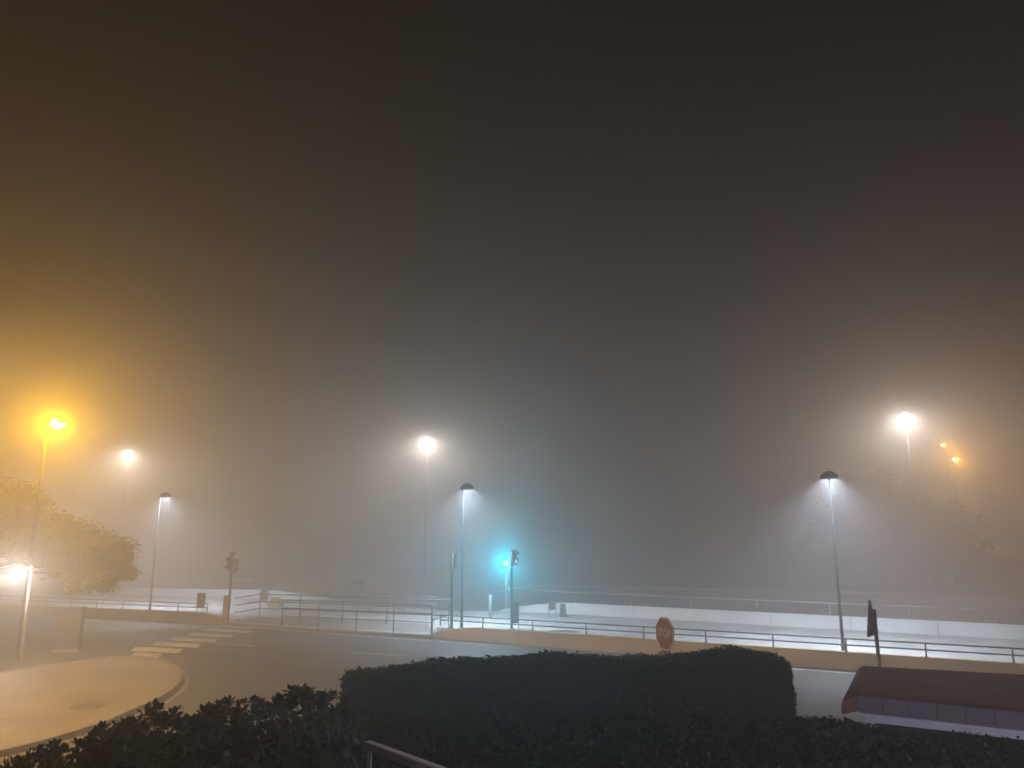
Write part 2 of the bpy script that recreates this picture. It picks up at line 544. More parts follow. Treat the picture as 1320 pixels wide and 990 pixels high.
wall_run('parapet_wall', [WL, W0, WR], 0.14, 0.47, M_concrete, 0.26, 'long low sand-coloured parapet wall right of the crossing, carrying a thin two-bar rail', 'wall', M_concrete, 1.8)
wall_run('parapet_wall', [L1, L0, LL], 0.16, 0.45, M_concrete, 0.26, 'low sand-coloured parapet wall left of the crossing, behind the pedestrian stripes', 'wall', M_concrete, 1.6, side=-1)
wall_run('promenade_wall', [FL, F0, FR], 0.06, 0.60, M_whitewall, 0.25, 'pale low wall at the far side of the lit promenade, right of the green signal', 'wall', M_whitewall, 3.4)
wall_run('promenade_wall', [H1, HL], 0.06, 0.58, M_whitewall, 0.25, 'pale low wall at the far side of the promenade, behind the left path lamp', 'wall', M_whitewall, 4.0, side=-1)

# ------------------------------------------------------------------ railings
def railing(name, pts, zb, h, bars, m, label, group=None, rad=0.024, post_at=None, spacing=2.3, prad=0.026, extend0=0, base_ts=None):
    """pts ground polyline; posts every `spacing`; each post a part"""
    O = Vector(pts[0]); O.z = 0
    root = thing(name, (O.x, O.y, zb), label, 'railing', group)
    P = [Vector((p[0] - O.x, p[1] - O.y, 0)) for p in pts]
    bm = B()
    for b in bars:
        tube(bm, [p + Vector((0, 0, h * b)) for p in P], rad, 8)
    obj('rail', bm, m, root, True)
    if post_at is None:
        post_at = []
        for a, b in zip(P, P[1:]):
            n = max(1, round((b - a).length / spacing))
            post_at += [a.lerp(b, i / n) for i in range(n)]
        post_at.append(P[-1])
    else:
        post_at = [Vector((p[0] - O.x, p[1] - O.y, 0)) for p in post_at]
    pb = B(); tube(pb, [(0, 0, 0), (0, 0, h + rad)], prad, 8); lathe(pb, [(prad * 2, 0), (prad * 2, 0.012)], 12)
    first = obj('post', pb, m, root, True)
    first.location = post_at[0]
    for q in post_at[1:]:
        c = first.copy(); C.objects.link(c); c.parent = root; c.location = q
    return root

GR = 'thin metal railings round the promenade'
mid = wn * 0.13
def onw(p, n, k=0.13): return Vector(p) + n * k
railing('wall_rail', [onw(g(565, 824), wn), onw(W0, wn), onw(W0 + wd * 45, wn)], 0.52, 0.38, (1, 0.52), M_rail, 'thin two-bar grey rail on top of the sand-coloured parapet behind the stop sign', GR, spacing=2.15)
railing('wall_rail', [onw(L1 - ld * 1.2, ln), onw(L0 - ld * 20, ln)], 0.50, 0.38, (1, 0.52), M_rail, 'thin two-bar grey rail on top of the parapet left of the crossing', GR, spacing=1.75)
rf = [g(662, 789.5), F0, F0 + fd * 36]
rf = [onw(p, fn, 0.12) for p in rf]
railing('wall_rail', rf, 0.65, 0.52, (1,), M_midrail, 'pale single-bar rail along the far promenade wall', GR, spacing=2.9, rad=0.022, prad=0.025)
ra = [g(301, 804, .12), g(334, 797.5, .12), g(386, 799.5, .12), g(441, 802, .12), g(498, 804.5, .12), g(578, 808.5, .12)]
railing('ramp_railing', ra, 0.125, 1.12, (1, 0.70, 0.42), M_rail, 'three-bar ramp railing starting at the left signal pole, the farther of the pair', GR, post_at=ra[1:])
rb = [g(363, 808.5, .12), g(410, 810.5, .12), g(459, 813, .12), g(507, 815, .12), g(556, 818, .12)]
railing('ramp_railing', rb, 0.13, 1.12, (1, 0.70, 0.40), M_rail, 'three-bar ramp railing close to the kerb, the nearer of the pair', GR, post_at=rb)
rc_ = [g(557, 816.5, .12), g(578.5, 809.5, .12)]
railing('ramp_railing', rc_, 0.125, 0.95, (1, 0.55), M_rail, 'short slanting railing joining the ramp railings beside the black signal post', GR, post_at=rc_[:1])
rd = [g(478, 789, .12), g(520, 791, .12), g(562, 794, .12)]
railing('ramp_railing', rd, 0.125, 0.9, (1, 0.66, 0.33), M_midrail, 'pale three-bar railing farther back behind the ramp, left of the middle path lamp', GR, post_at=rd)
re_ = [g(478, 789, .12), g(515, 783.5, .12), g(556, 779, .0)]
railing('ramp_railing', [g(424, 780), g(452, 778), g(470, 784)], 0.13, 0.9, (1, 0.5), M_midrail, 'faint pale railing at the end of the left promenade wall', GR)

# ------------------------------------------------------------------ lamps
def light(kind, name, loc, energy, col, parent, size=0.1, spot=None, rot=None, blend=0.5):
    l = bpy.data.lights.new(name, kind)
    l.energy = energy * K
    l.color = col
    if kind == 'AREA':
        l.shape = 'DISK'; l.size = size
    else:
        l.shadow_soft_size = size
    if kind == 'SPOT':
        l.spot_size = spot; l.spot_blend = blend
    o = bpy.data.objects.new(name, l)
    C.objects.link(o)
    o.location = loc
    if rot: o.rotation_euler = rot
    o.parent = parent
    return o

TZ_ = 1.75
LED = (0.70, 0.83, 1.0)
E_led = emit('led_glow', (0.85, 0.92, 1.0), 5)
E_mast = emit('mast_glow', (1.0, 0.93, 0.84), 60)
E_sod = emit('sodium_glow', (1.0, 0.62, 0.12), 90)
E_green = emit('green_signal_glow', (0.02, 0.9, 1.0), 160)
E_white = emit('small_white_glow', (0.7, 0.9, 1.0), 14)

# mushroom-headed path lamps
def path_lamp(base, H, label):
    r = thing('path_lamp', base, label, 'street lamp', 'dome-headed path lamps along the promenade')
    bm = B(); tube(bm, [(0, 0, 0), (0, 0, 1.0), (0, 0, H - 0.05)], [0.06, 0.05, 0.036], 12)
    obj('pole', bm, M_lamppole, r, True)
    bm = B(); lathe(bm, [(0.13, 0), (0.13, 0.02), (0.07, 0.03), (0.07, 0.25)], 16); obj('base_plate', bm, M_galv, r)
    d = Vector((0.42, 0.9, 0)).normalized()
    hc = Vector((0, 0, H)) + d * 0.33
    bm = B(); tube(bm, [(0, 0, H - 0.08), (0, 0, H + 0.0), hc + Vector((0, 0, 0.04))], 0.03, 8); obj('arm', bm, M_galv, r, True)
    tilt = Matrix.Translation(hc) @ Matrix.Rotation(R(9), 4, Vector((d.y, -d.x, 0)))
    bm = B()
    prof = [(0.30, -0.03), (0.315, 0.0), (0.30, 0.06), (0.25, 0.13), (0.17, 0.19), (0.08, 0.225), (0.03, 0.235)]
    lathe(bm, prof, 32, tilt, cap0=False)
    lathe(bm, [(0.30, -0.03), (0.28, -0.028), (0.265, 0.05), (0.20, 0.118)], 32, tilt, cap0=False, cap1=True)
    obj('dome', bm, M_dark, r, True)
    bm = B(); lathe(bm, [(0.17, 0.095), (0.19, 0.112)], 28, tilt); obj('lens', bm, E_led, r)
    L = light('AREA', 'lamp_light', tilt @ Vector((0, 0, 0.085)), 2000, LED, r, size=0.32)
    L.rotation_euler = tilt.to_euler()
    return r
path_lamp(g(1087.5, 842, .12), 5.9, 'dome-headed lamp on a thin pole right of the stop sign, with a dark shade')
path_lamp(g(595, 809, .12), 5.95, 'dome-headed lamp on a thin pole left of the green signal')
path_lamp(g(193, 785.5, .12), 6.0, 'dome-headed lamp half lost in fog behind the left parapet')

# high masts
def high_mast(base, H, label, power, tint=(1.0, 0.87, 0.75)):
    r = thing('mast_lamp', base, label, 'street lamp', 'tall white floodlight masts in the fog')
    bm = B(); tube(bm, [(0, 0, 0), (0, 0, H * 0.5), (0, 0, H)], [0.12, 0.09, 0.055], 12); obj('pole', bm, M_galv, r, True)
    d = Vector((-base.x, -base.y, 0)).normalized()
    hc = Vector((0, 0, H)) + d * 0.35
    bm = B(); tube(bm, [(0, 0, H - 0.3), (0, 0, H), hc], 0.05, 8); obj('arm', bm, M_galv, r, True)
    rot = Matrix.Translation(hc) @ d.to_track_quat('Z', 'Y').to_matrix().to_4x4() @ Matrix.Rotation(R(0), 4, 'X')
    # lantern: shallow drum looking down and toward the street
    dn = (d * 0.75 + Vector((0, 0, -0.65))).normalized()
    rot = Matrix.Translation(hc) @ dn.to_track_quat('Z', 'Y').to_matrix().to_4x4()
    bm = B(); lathe(bm, [(0.12, -0.22), (0.27, -0.12), (0.31, 0.0), (0.29, 0.02)], 24, rot, cap1=False); obj('housing', bm, M_galv, r, True)
    bm = B(); lathe(bm, [(0.27, 0.0), (0.24, 0.06), (0.12, 0.10)], 24, rot); obj('lens', bm, E_mast, r, True)
    L = light('SPOT', 'lamp_light', hc + dn * 0.2, power, tint, r, size=0.15, spot=R(172), blend=0.5)
    L.rotation_euler = (d * 0.22 + Vector((0, 0, -1))).to_track_quat('-Z', 'Y').to_euler()
    return r
def mast_at(bx, by, hx, hy, label, power, **k):
    b = g(bx, by, .0)
    top = at(hx, hy, b.y)
    return high_mast(b, top.z, label, power, **k)
mast_at(1190.5, 760, 1172, 537, 'tall white floodlight mast in front of the dark trees on the right', 4900)
mast_at(547, 744, 545, 567, 'tall white floodlight mast left of the middle path lamp', 7000)
mast_at(149, 742, 162, 583, 'tall white floodlight mast in the fog beside the yellow lamp, its pole barely visible', 7400)

# sodium street lamps
def sodium(base, H, arm, label, power, col=(1.0, 0.60, 0.10), group='orange sodium street lamps', cutoff=None, tilt=(0, 0, -1)):
    r = thing('street_lamp', base, label, 'street lamp', group)
    bm = B(); tube(bm, [(0, 0, 0), (0, 0, H * 0.5), (0, 0, H)], [0.085, 0.065, 0.04], 12); obj('pole', bm, M_galv, r, True)
    arm = Vector(arm)
    bm = B(); tube(bm, [(0, 0, H - 0.2), (arm.x * 0.15, arm.y * 0.15, H + 0.05), (arm.x * .75, arm.y * .75, H + 0.16)], 0.035, 8); obj('arm', bm, M_galv, r, True)
    a = math.atan2(arm.y, arm.x)
    hc = Vector((arm.x, arm.y, H + 0.16))
    bm = B()
    lathe(bm, [(0.02, -0.36), (0.10, -0.30), (0.155, -0.1), (0.17, 0.1), (0.14, 0.28), (0.05, 0.36)], 16, Matrix.Translation(hc) @ Matrix.Rotation(a, 4, 'Z') @ Matrix.Diagonal((1, 1, 0.6, 1)) @ Matrix.Rotation(R(90), 4, 'Y'))
    obj('lamp_head', bm, M_galv, r, True)
    bm = B()
    lathe(bm, [(0.02, -0.24), (0.15, -0.18), (0.20, 0.0), (0.15, 0.18), (0.02, 0.24)], 16, Matrix.Translation(hc + Vector((0, 0, -0.075))) @ Matrix.Rotation(a, 4, 'Z') @ Matrix.Diagonal((1, 1, 0.95, 1)) @ Matrix.Rotation(R(90), 4, 'Y'))
    obj('lens', bm, E_sod, r, True)
    if cutoff:
        sp = light('SPOT', 'lamp_light', hc + Vector((0, 0, -0.2)), power, col, r, size=0.12, spot=R(cutoff), blend=0.7 if cutoff < 140 else 0.45)
        sp.rotation_euler = Vector(tilt).to_track_quat('-Z', 'Y').to_euler()
    else:
        light('POINT', 'lamp_light', hc + Vector((0, -0.24, -0.16)), power, col, r, size=0.12)
    return r
yb = at(44, 690, 26.5); yh = at(56, 550, 26.5)
sodium(Vector((yb.x, 26.5, 0)), yh.z, (0.48, -0.2, 0), 'yellow street lamp with its pole rising out of the tree on the left', 1150, col=(1.0, 0.475, 0.002))
yh = at(1229, 594, 66)
sodium(Vector((at(1233, 645, 66).x, 66, 0)), yh.z, (-0.1, -0.7, 0), 'orange street lamp behind the dark trees, the lower of two', 1900, col=(1.0, 0.44, 0.02))
yh = at(1221, 575, 76)
sodium(Vector((at(1226, 645, 76).x, 76, 0)), yh.z, (-0.45, -0.5, 0), 'orange street lamp behind the dark trees, the higher and fainter of two', 1300, col=(1.0, 0.42, 0.03))
# the same row of street lamps goes on outside the picture
sodium(Vector((-14.5, 12.5, 0)), 8.6, (0.95, -0.25, 0), 'yellow street lamp standing left of the picture by the plaza', 52000, col=(1.0, 0.60, 0.22), cutoff=125, tilt=(0.45, 0.55, -1))
sodium(Vector((43, 52, 0)), 10.5, (-0.6, -0.4, 0), 'orange street lamp standing right of the picture by the far road', 13000, col=(1.0, 0.37, 0.06), cutoff=170)

# wall lamp of the house the picture was taken from
r = thing('wall_lamp', (5.5, -2.5, TZ_), 'small white garden lamp on a post behind the photographer', 'garden lamp')
bm = B(); tube(bm, [(0, 0, 0), (0, 0, 2.9)], 0.05, 10); obj('post', bm, M_galv, r, True)
bm = B(); lathe(bm, [(0.10, 2.9), (0.12, 3.15), (0.05, 3.2)], 16); obj('lantern', bm, E_led, r, True)
GL = light('SPOT', 'lamp_light', (-0.1, 0.25, 3.0), 1300, (0.74, 0.72, 1.0), r, size=0.1, spot=R(92), blend=0.7)
GL.rotation_euler = (Vector((3.2, 7.0, 2.0)) - Vector((5.4, -2.25, 4.75))).to_track_quat('-Z', 'Y').to_euler()

# low lantern under the tree
lb = g(26.5, 853, .0)
r = thing('plaza_lamp', lb, 'short post lamp glaring white under the tree at the left edge', 'street lamp')
lt = at(38, 733, lb.y)
H = lt.z
bm = B(); tube(bm, [(0, 0, 0), (0, 0, H)], [0.06, 0.045], 12); obj('pole', bm, M_palerail, r, True)
bm = B(); tube(bm, [(0, 0, H - 0.06), (-0.2, 0, H + 0.04), (-0.42, 0, H + 0.04)], 0.022, 8); obj('arm', bm, M_palerail, r, True)
bm = B(); lathe(bm, [(0.03, -0.02), (0.07, 0.0), (0.045, 0.07), (0.01, 0.09)], 14, Matrix.Translation((0, 0, H + 0.01))); obj('pole_cap', bm, M_palerail, r, True)
bm = B(); lathe(bm, [(0.17, 0.0), (0.18, 0.03), (0.12, 0.10), (0.03, 0.13)], 20, Matrix.Translation((-0.42, 0, H + 0.02))); obj('lamp_shade', bm, M_galv, r, True)
bm = B(); lathe(bm, [(0.03, -0.20), (0.10, -0.16), (0.13, -0.06), (0.12, -0.004)], 20, Matrix.Translation((-0.42, 0, H + 0.02))); obj('globe', bm, E_mast, r, True)
light('POINT', 'lamp_light', (-0.42, -0.16, H - 0.15), 350, (1.0, 0.88, 0.80), r, size=0.06)

# ------------------------------------------------------------------ traffic signals
def signal_head(parent, c, az, lit=None, n=2, m=M_dark, lr=0.105):
    """housing with round lenses and visors, facing azimuth az (direction of local -Y)"""
    h = 0.30 * n + 0.06
    T = Matrix.Translation(Vector(c)) @ Matrix.Rotation(az, 4, 'Z')
    bm = B(); box(bm, (0, 0, 0), (0.28, 0.16, h), bevel=0.02)
    bmesh.ops.transform(bm, matrix=T, verts=bm.verts[:])
    hd_ = obj('signal_head', bm, m, parent)
    for i in range(n):
        z = h / 2 - 0.18 - 0.30 * i
        bm = B()
        lathe(bm, [(lr, 0.0), (lr, 0.015), (lr * .6, 0.03)], 20, T @ Matrix.Translation((0, -0.08, z)) @ Matrix.Rotation(R(90), 4, 'X'))
        obj('lens', bm, lit if (lit and i == n - 1) else M_dark, hd_, True)
        bm = B()                                                   # visor: open half sleeve
        N = 14; rs = []
        for k in range(N + 1):
            t = R(-20) + R(220) * k / N
            rs.append((bm.verts.new(T @ Vector((0.125 * math.cos(t), -0.08, z + 0.125 * math.sin(t)))), bm.verts.new(T @ Vector((0.125 * math.cos(t), -0.18, z + 0.125 * math.sin(t))))))
        for a_, b_ in zip(rs, rs[1:]): bm.faces.new((a_[0], b_[0], b_[1], a_[1]))
        bmesh.ops.solidify(bm, geom=bm.faces[:], thickness=0.006)
        obj('visor', bm, m, hd_)
    return hd_

def signal_post(base, H, label, m, rad=0.055):
    r = thing('traffic_signal', base, label, 'traffic light', 'signal posts at the crossing')
    bm = B(); tube(bm, [(0, 0, 0), (0, 0, H)], rad, 14); lathe(bm, [(0.14, 0), (0.14, 0.025), (0.08, 0.05)], 16)
    obj('pole', bm, m, r, True)
    return r
# left post with two heads and a control box at its foot
p = g(293.5, 804, .12)
M_sigpole = mat('signal_pole_grey', (0.13, 0.12, 0.11), 0.5, 0.3, var=0.15, scale=5)
r = signal_post(p, 3.05, 'signal post with heads on both sides and a tan box at its foot', M_sigpole)
signal_head(r, (-0.10, 0.03, 2.62), R(-80), n=2, m=M_sigpole)
signal_head(r, (0.13, -0.02, 2.52), R(100), n=2, m=M_box)
bm = B(); lathe(bm, [(0.055, 3.0), (0.12, 3.03), (0.12, 3.12), (0.04, 3.16)], 14); obj('pole_cap', bm, M_sigpole, r, True)
bm = B(); box(bm, (-0.10, -0.02, 0.62), (0.26, 0.2, 1.22), bevel=0.02); bx_ = obj('control_box', bm, M_box, r)
# black post in the middle
p = g(581.8, 810, .12)
r = signal_post(p, 3.1, 'slim black signal post seen from the side, left of the middle path lamp', M_dark, 0.06)
signal_head(r, (0.05, 0.12, 2.80), R(165), n=2)
# green one
p = g(652.5, 786, .12)
r = signal_post(p, 2.4, 'pale signal post with its glowing green light', M_palerail, 0.05)
H2 = at(650, 726, p.y).z - p.z
signal_head(r, (-0.02, -0.06, H2 + 0.15), R(4), lit=E_green, n=2, lr=0.122)
GL = light('SPOT', 'lamp_light', (-0.02, -0.36, H2), 1700, (0.0, 0.66, 1.0), r, size=0.14, spot=R(34), blend=1.0)
GL.rotation_euler = Vector((0, -1, 0.04)).to_track_quat('-Z', 'Y').to_euler()
# dark post with a small white light
p = g(659.5, 811, .12)
r = signal_post(p, 3.2, 'dark signal post just right of the green light, with a small white lens', M_dark, 0.055)
signal_head(r, (0.10, 0.05, 2.95), R(60), lit=E_white, n=2, lr=0.06)

# ------------------------------------------------------------------ small promenade furniture
def board(base, w_, h_, z0, label, az=0.0, m=M_signgrey, name='board_sign', cat='sign', frame=M_rail):
    r = thing(name, base, label, cat, rz=az)
    for s in (-1, 1):
        bm = B(); tube(bm, [(s * w_ / 2, 0, 0), (s * w_ / 2, 0, z0 + h_)], 0.018, 8); obj('leg', bm, frame, r, True)
    bm = B(); box(bm, (0, 0, z0 + h_ / 2), (w_ - 0.04, 0.02, h_), bevel=0.004); obj('panel', bm, m, r)
    bm = B(); tube(bm, [(-w_ / 2, 0, z0 + h_), (w_ / 2, 0, z0 + h_)], 0.018, 8); obj('crossbar', bm, frame, r, True)
    return r
M_meshp = mat('mesh_panel', (0.16, 0.11, 0.10), 0.6, var=0.5, scale=9)
board(g(257.5, 797, .12), 0.44, 0.68, 0.48, 'framed brown panel on two legs behind the left parapet', R(-18), M_meshp)
board(g(664, 811, .12), 0.30, 0.85, 0.24, 'narrow grey panel on two legs at the foot of the dark signal post', R(10), M_cab)
board(g(340, 781, .12), 0.42, 0.75, 0.3, 'pale grey panel on legs behind the ramp, left of the tan board', R(0), M_signgrey)
board(g(712, 796, .12), 0.34, 0.42, 0.35, 'small grey panel in front of the far promenade wall', R(5), M_cab)
def a_board(base, w_, h_, label, m):
    r = thing('sandwich_board', base, label, 'sign', 'sandwich boards on the promenade')
    for s in (-1, 1):
        Mx = Matrix.Translation((0, s * 0.16, h_ / 2)) @ Matrix.Rotation(R(18) * s, 4, 'X')
        bm = B(); plate(bm, [(-w_ / 2, -h_ / 2), (w_ / 2, -h_ / 2), (w_ * .36, h_ / 2), (-w_ * .36, h_ / 2)], 0.02, Mx)
        obj('board', bm, m, r)
    return r
a_board(g(726, 795, .12), 0.34, 0.62, 'grey sandwich board standing before the far promenade wall', M_cab)
a_board(g(354.5, 783, .12), 0.62, 0.55, 'tan sandwich board seen through the ramp railing', M_tan)
bm = B(); lathe(bm, [(0.085, 0), (0.085, 0.95), (0.07, 1.03), (0.03, 1.06)], 16)
o = obj('bollard', bm, M_palerail, smooth=True); o.location = g(632, 795, .12); tag(o, 'white bollard between the middle path lamp and the green signal', 'bollard')
bm = B(); lathe(bm, [(0.085, 0), (0.085, 0.95), (0.07, 1.03), (0.03, 1.06)], 16)
o = obj('bollard', bm, M_palerail, smooth=True); o.location = g(423, 760, .0); tag(o, 'faint bollard far back on the red path, left of the bench', 'bollard')
# bench far back
r = thing('bench', g(460, 763, 0), 'small dark bench far back beyond the ramp railings', 'bench')
bm = B(); box(bm, (0, 0, 0.45), (0.95, 0.42, 0.06), bevel=0.01); obj('seat', bm, M_dark, r)
bm = B(); box(bm, (0, 0.2, 0.72), (0.95, 0.05, 0.3), bevel=0.01); obj('backrest', bm, M_dark, r)
for s in (-1, 1):
    bm = B(); box(bm, (s * 0.42, 0.02, 0.21), (0.06, 0.4, 0.42)); obj('leg', bm, M_dark, r)
# far sign pole
p = g(607.5, 757, 0)
r = thing('signpost', p, 'pale signpost with a square plate far behind the middle path lamp', 'sign')
bm = B(); tube(bm, [(0, 0, 0), (0, 0, 3.5)], 0.05, 10); obj('post', bm, M_palerail, r, True)
bm = B(); box(bm, (0, -0.06, 3.4), (0.62, 0.03, 0.62), bevel=0.01); obj('plate', bm, M_palerail, r)
# utility cabinet in the haze under the tree
p = g(87, 839, 0)
r = thing('utility_cabinet', p, 'grey utility cabinet fading in the haze beneath the tree', 'cabinet', rz=R(12))
bm = B(); box(bm, (0, 0, 0.76), (0.78, 0.4, 1.36), bevel=0.02); obj('body', bm, M_cab, r)
bm = B(); box(bm, (0, 0, 0.04), (0.82, 0.44, 0.08)); obj('plinth', bm, M_kerb, r)
bm = B(); box(bm, (0, 0, 1.465), (0.84, 0.46, 0.05), bevel=0.015); obj('lid', bm, M_cab, r)
for s in (-1, 1):
    bm = B(); box(bm, (s * 0.19, -0.21, 0.76), (0.36, 0.02, 1.2), bevel=0.006); dd = obj('door', bm, M_cab, r)
    bm = B(); box(bm, (s * 0.06, -0.235, 0.8), (0.02, 0.03, 0.12)); obj('handle', bm, M_dark, dd)

# ------------------------------------------------------------------ foliage
def leaf_cloud(rng, centres, normals, size, aspect=0.5, jitter=0.9):
    """quads (diamond leaves) at centres; returns verts, faces"""
    n = len(centres)
    nr = normals + rng.normal(0, jitter, (n, 3))
    nr /= np.linalg.norm(nr, axis=1, keepdims=True) + 1e-9
    t = rng.normal(0, 1, (n, 3))
    u = np.cross(nr, t); u /= np.linalg.norm(u, axis=1, keepdims=True) + 1e-9
    v = np.cross(nr, u)
    s = size * rng.uniform(0.6, 1.3, (n, 1))
    a = centres - u * s * 0.5
    b = centres + v * s * aspect * 0.5 + nr * s * 0.08
    c = centres + u * s * 0.5
    d = centres - v * s * aspect * 0.5 + nr * s * 0.08
    V = np.stack([a, b, c, d], 1).reshape(-1, 3)
    F = np.arange(4 * n).reshape(-1, 4)
    return V, F

def crown_points(rng, blobs, n, shell=0.55):
    """points clustered in clumps through ellipsoidal boughs"""
    C_, N_ = [], []
    vol = np.array([b[1][0] * b[1][1] * b[1][2] for b in blobs]) ** 0.75
    vol /= vol.sum()
    for (c, r), k in zip(blobs, vol):
        c = np.array(c); r = np.array(r)
        nc = max(6, int(90 * k * len(blobs) ** 0.5))
        d = rng.normal(0, 1, (nc, 3)); d /= np.linalg.norm(d, axis=1, keepdims=True)
        rad = shell + (1.08 - shell) * rng.random((nc, 1)) ** 0.7
        cc = c + d * r * rad
        m = int(n * k)
        idx = rng.integers(0, nc, m)
        cl = rng.uniform(0.10, 0.26, nc)[idx][:, None] * r.mean()
        off = np.clip(rng.normal(0, 1, (m, 3)), -1.9, 1.9) * cl * np.array([1, 1, 0.62])
        C_.append(cc[idx] + off); N_.append(d[idx] * 0.6 + np.array([0, 0, 0.5]))
    return np.concatenate(C_), np.concatenate(N_)

def tree(base, trunk_h, blobs, nleaf, lsize, label, m, seed, tr=0.22, group=None):
    """blobs in world coordinates"""
    rng = np.random.default_rng(seed)
    base = Vector(base)
    r = thing('tree', base, label, 'tree', group)
    bl = [((b[0][0] - base.x, b[0][1] - base.y, b[0][2] - base.z), b[1]) for b in blobs]
    P, N = crown_points(rng, bl, nleaf)
    V, F = leaf_cloud(rng, P, N, lsize)
    obj_np('crown', V, F, m, r)
    bm = B()
    tube(bm, [(0, 0, -0.05), (0.04, 0.02, trunk_h * 0.5), (0, 0, trunk_h)], [tr * 1.25, tr, tr * 0.8], 12)
    for c, rr in bl:
        c = Vector(c)
        midp = Vector((c.x * 0.45, c.y * 0.45, trunk_h + (c.z - trunk_h) * 0.55 + 0.2))
        tube(bm, [(0, 0, trunk_h - 0.15), midp, c + Vector((0, 0, rr[2] * 0.3))], [tr * 0.55, tr * 0.32, tr * 0.08], 8)
        for k in range(4):
            e = c + Vector(rng.normal(0, 0.5, 3)) * min(rr)
            tube(bm, [midp.lerp(c, 0.5), e], [tr * 0.16, tr * 0.04], 6)
    obj('trunk', bm, M_bark, r, True)
    return r

def blob(px, py, Y, rpx, rz_px, ry=None):
    c = at(px, py, Y)
    s = Y / FPX
    return (tuple(c), (rpx * s, ry if ry else rpx * s, rz_px * s))
# left tree: broad crown drooping to the right
tb = at(-62, 700, 27.5)
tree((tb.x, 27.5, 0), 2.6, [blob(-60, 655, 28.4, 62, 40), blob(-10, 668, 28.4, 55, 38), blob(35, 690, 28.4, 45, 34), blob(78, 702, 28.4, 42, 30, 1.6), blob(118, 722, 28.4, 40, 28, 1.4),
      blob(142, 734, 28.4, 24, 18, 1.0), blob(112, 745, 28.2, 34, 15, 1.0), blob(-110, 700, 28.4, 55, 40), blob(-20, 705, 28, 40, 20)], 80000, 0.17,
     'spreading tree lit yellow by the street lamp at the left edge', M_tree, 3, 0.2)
# dark trees on the right
GT = 'dark trees beyond the red path'
t1 = g(1110, 752, .12)
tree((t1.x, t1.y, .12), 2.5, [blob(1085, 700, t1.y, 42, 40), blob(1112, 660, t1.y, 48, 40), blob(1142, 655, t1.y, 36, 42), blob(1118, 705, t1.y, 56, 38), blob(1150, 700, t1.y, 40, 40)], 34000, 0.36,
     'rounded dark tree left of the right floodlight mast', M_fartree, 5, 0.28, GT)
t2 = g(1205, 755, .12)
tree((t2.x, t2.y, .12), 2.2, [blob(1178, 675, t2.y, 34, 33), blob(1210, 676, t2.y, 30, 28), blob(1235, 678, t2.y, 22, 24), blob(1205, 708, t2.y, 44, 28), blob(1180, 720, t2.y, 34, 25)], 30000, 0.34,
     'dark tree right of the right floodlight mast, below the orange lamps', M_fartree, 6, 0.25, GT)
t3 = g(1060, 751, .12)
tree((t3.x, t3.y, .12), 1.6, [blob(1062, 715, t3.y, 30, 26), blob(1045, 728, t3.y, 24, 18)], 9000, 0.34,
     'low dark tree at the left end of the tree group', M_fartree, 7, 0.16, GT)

def leafy_solid(name, verts_fn, nleaf, lsize, mcore, mleaf, label, cat, seed, group=None):
    rng = np.random.default_rng(seed)
    bm = verts_fn()
    bmesh.ops.recalc_face_normals(bm, faces=bm.faces[:])
    bmesh.ops.triangulate(bm, faces=bm.faces[:])
    A = np.array([[v.co[:] for v in f.verts] for f in bm.faces])
    Nn = np.array([f.normal[:] for f in bm.faces])
    ar = np.array([f.calc_area() for f in bm.faces])
    idx = rng.choice(len(ar), nleaf, p=ar / ar.sum())
    u = rng.random((nleaf, 2)); fl = u.sum(1) > 1; u[fl] = 1 - u[fl]
    T = A[idx]
    P = T[:, 0] + (T[:, 1] - T[:, 0]) * u[:, :1] + (T[:, 2] - T[:, 0]) * u[:, 1:]
    # clumpy relief along the normal
    f = np.sin(P[:, 0] * 9.1 + np.sin(P[:, 1] * 7)) * np.sin(P[:, 1] * 8.3 + P[:, 2] * 5) * np.sin(P[:, 2] * 10.7 + P[:, 0] * 3)
    P = P + Nn[idx] * (rng.uniform(-0.03, 0.035, (nleaf, 1)) + 0.025 * f[:, None])
    P = P + Nn[idx] * np.where(rng.random((nleaf, 1)) < 0.05, rng.uniform(0.0, 0.03, (nleaf, 1)), 0)
    V, F = leaf_cloud(rng, P, Nn[idx], lsize, 0.6, 0.7)
    r = thing(name, (0, 0, 0), label, cat, group)
    obj('inner_growth', bm, mcore, r)
    obj_np('foliage', V, F, mleaf, r)
    return r

# raised garden terrace at the photographer's feet
TZ = 1.75
terr = [(-13, -6), (-13, 3.6), (-5.2, 4.9), (-3.0, 6.6), (-2.4, 9.0), (3.7, 9.6), (3.75, 7.5), (14, 6.0), (14, -6)]
bm = B(); prism(bm, terr, -0.2, TZ)
o = obj('terrace_soil', bm, M_soil); tag(o, kind='structure')

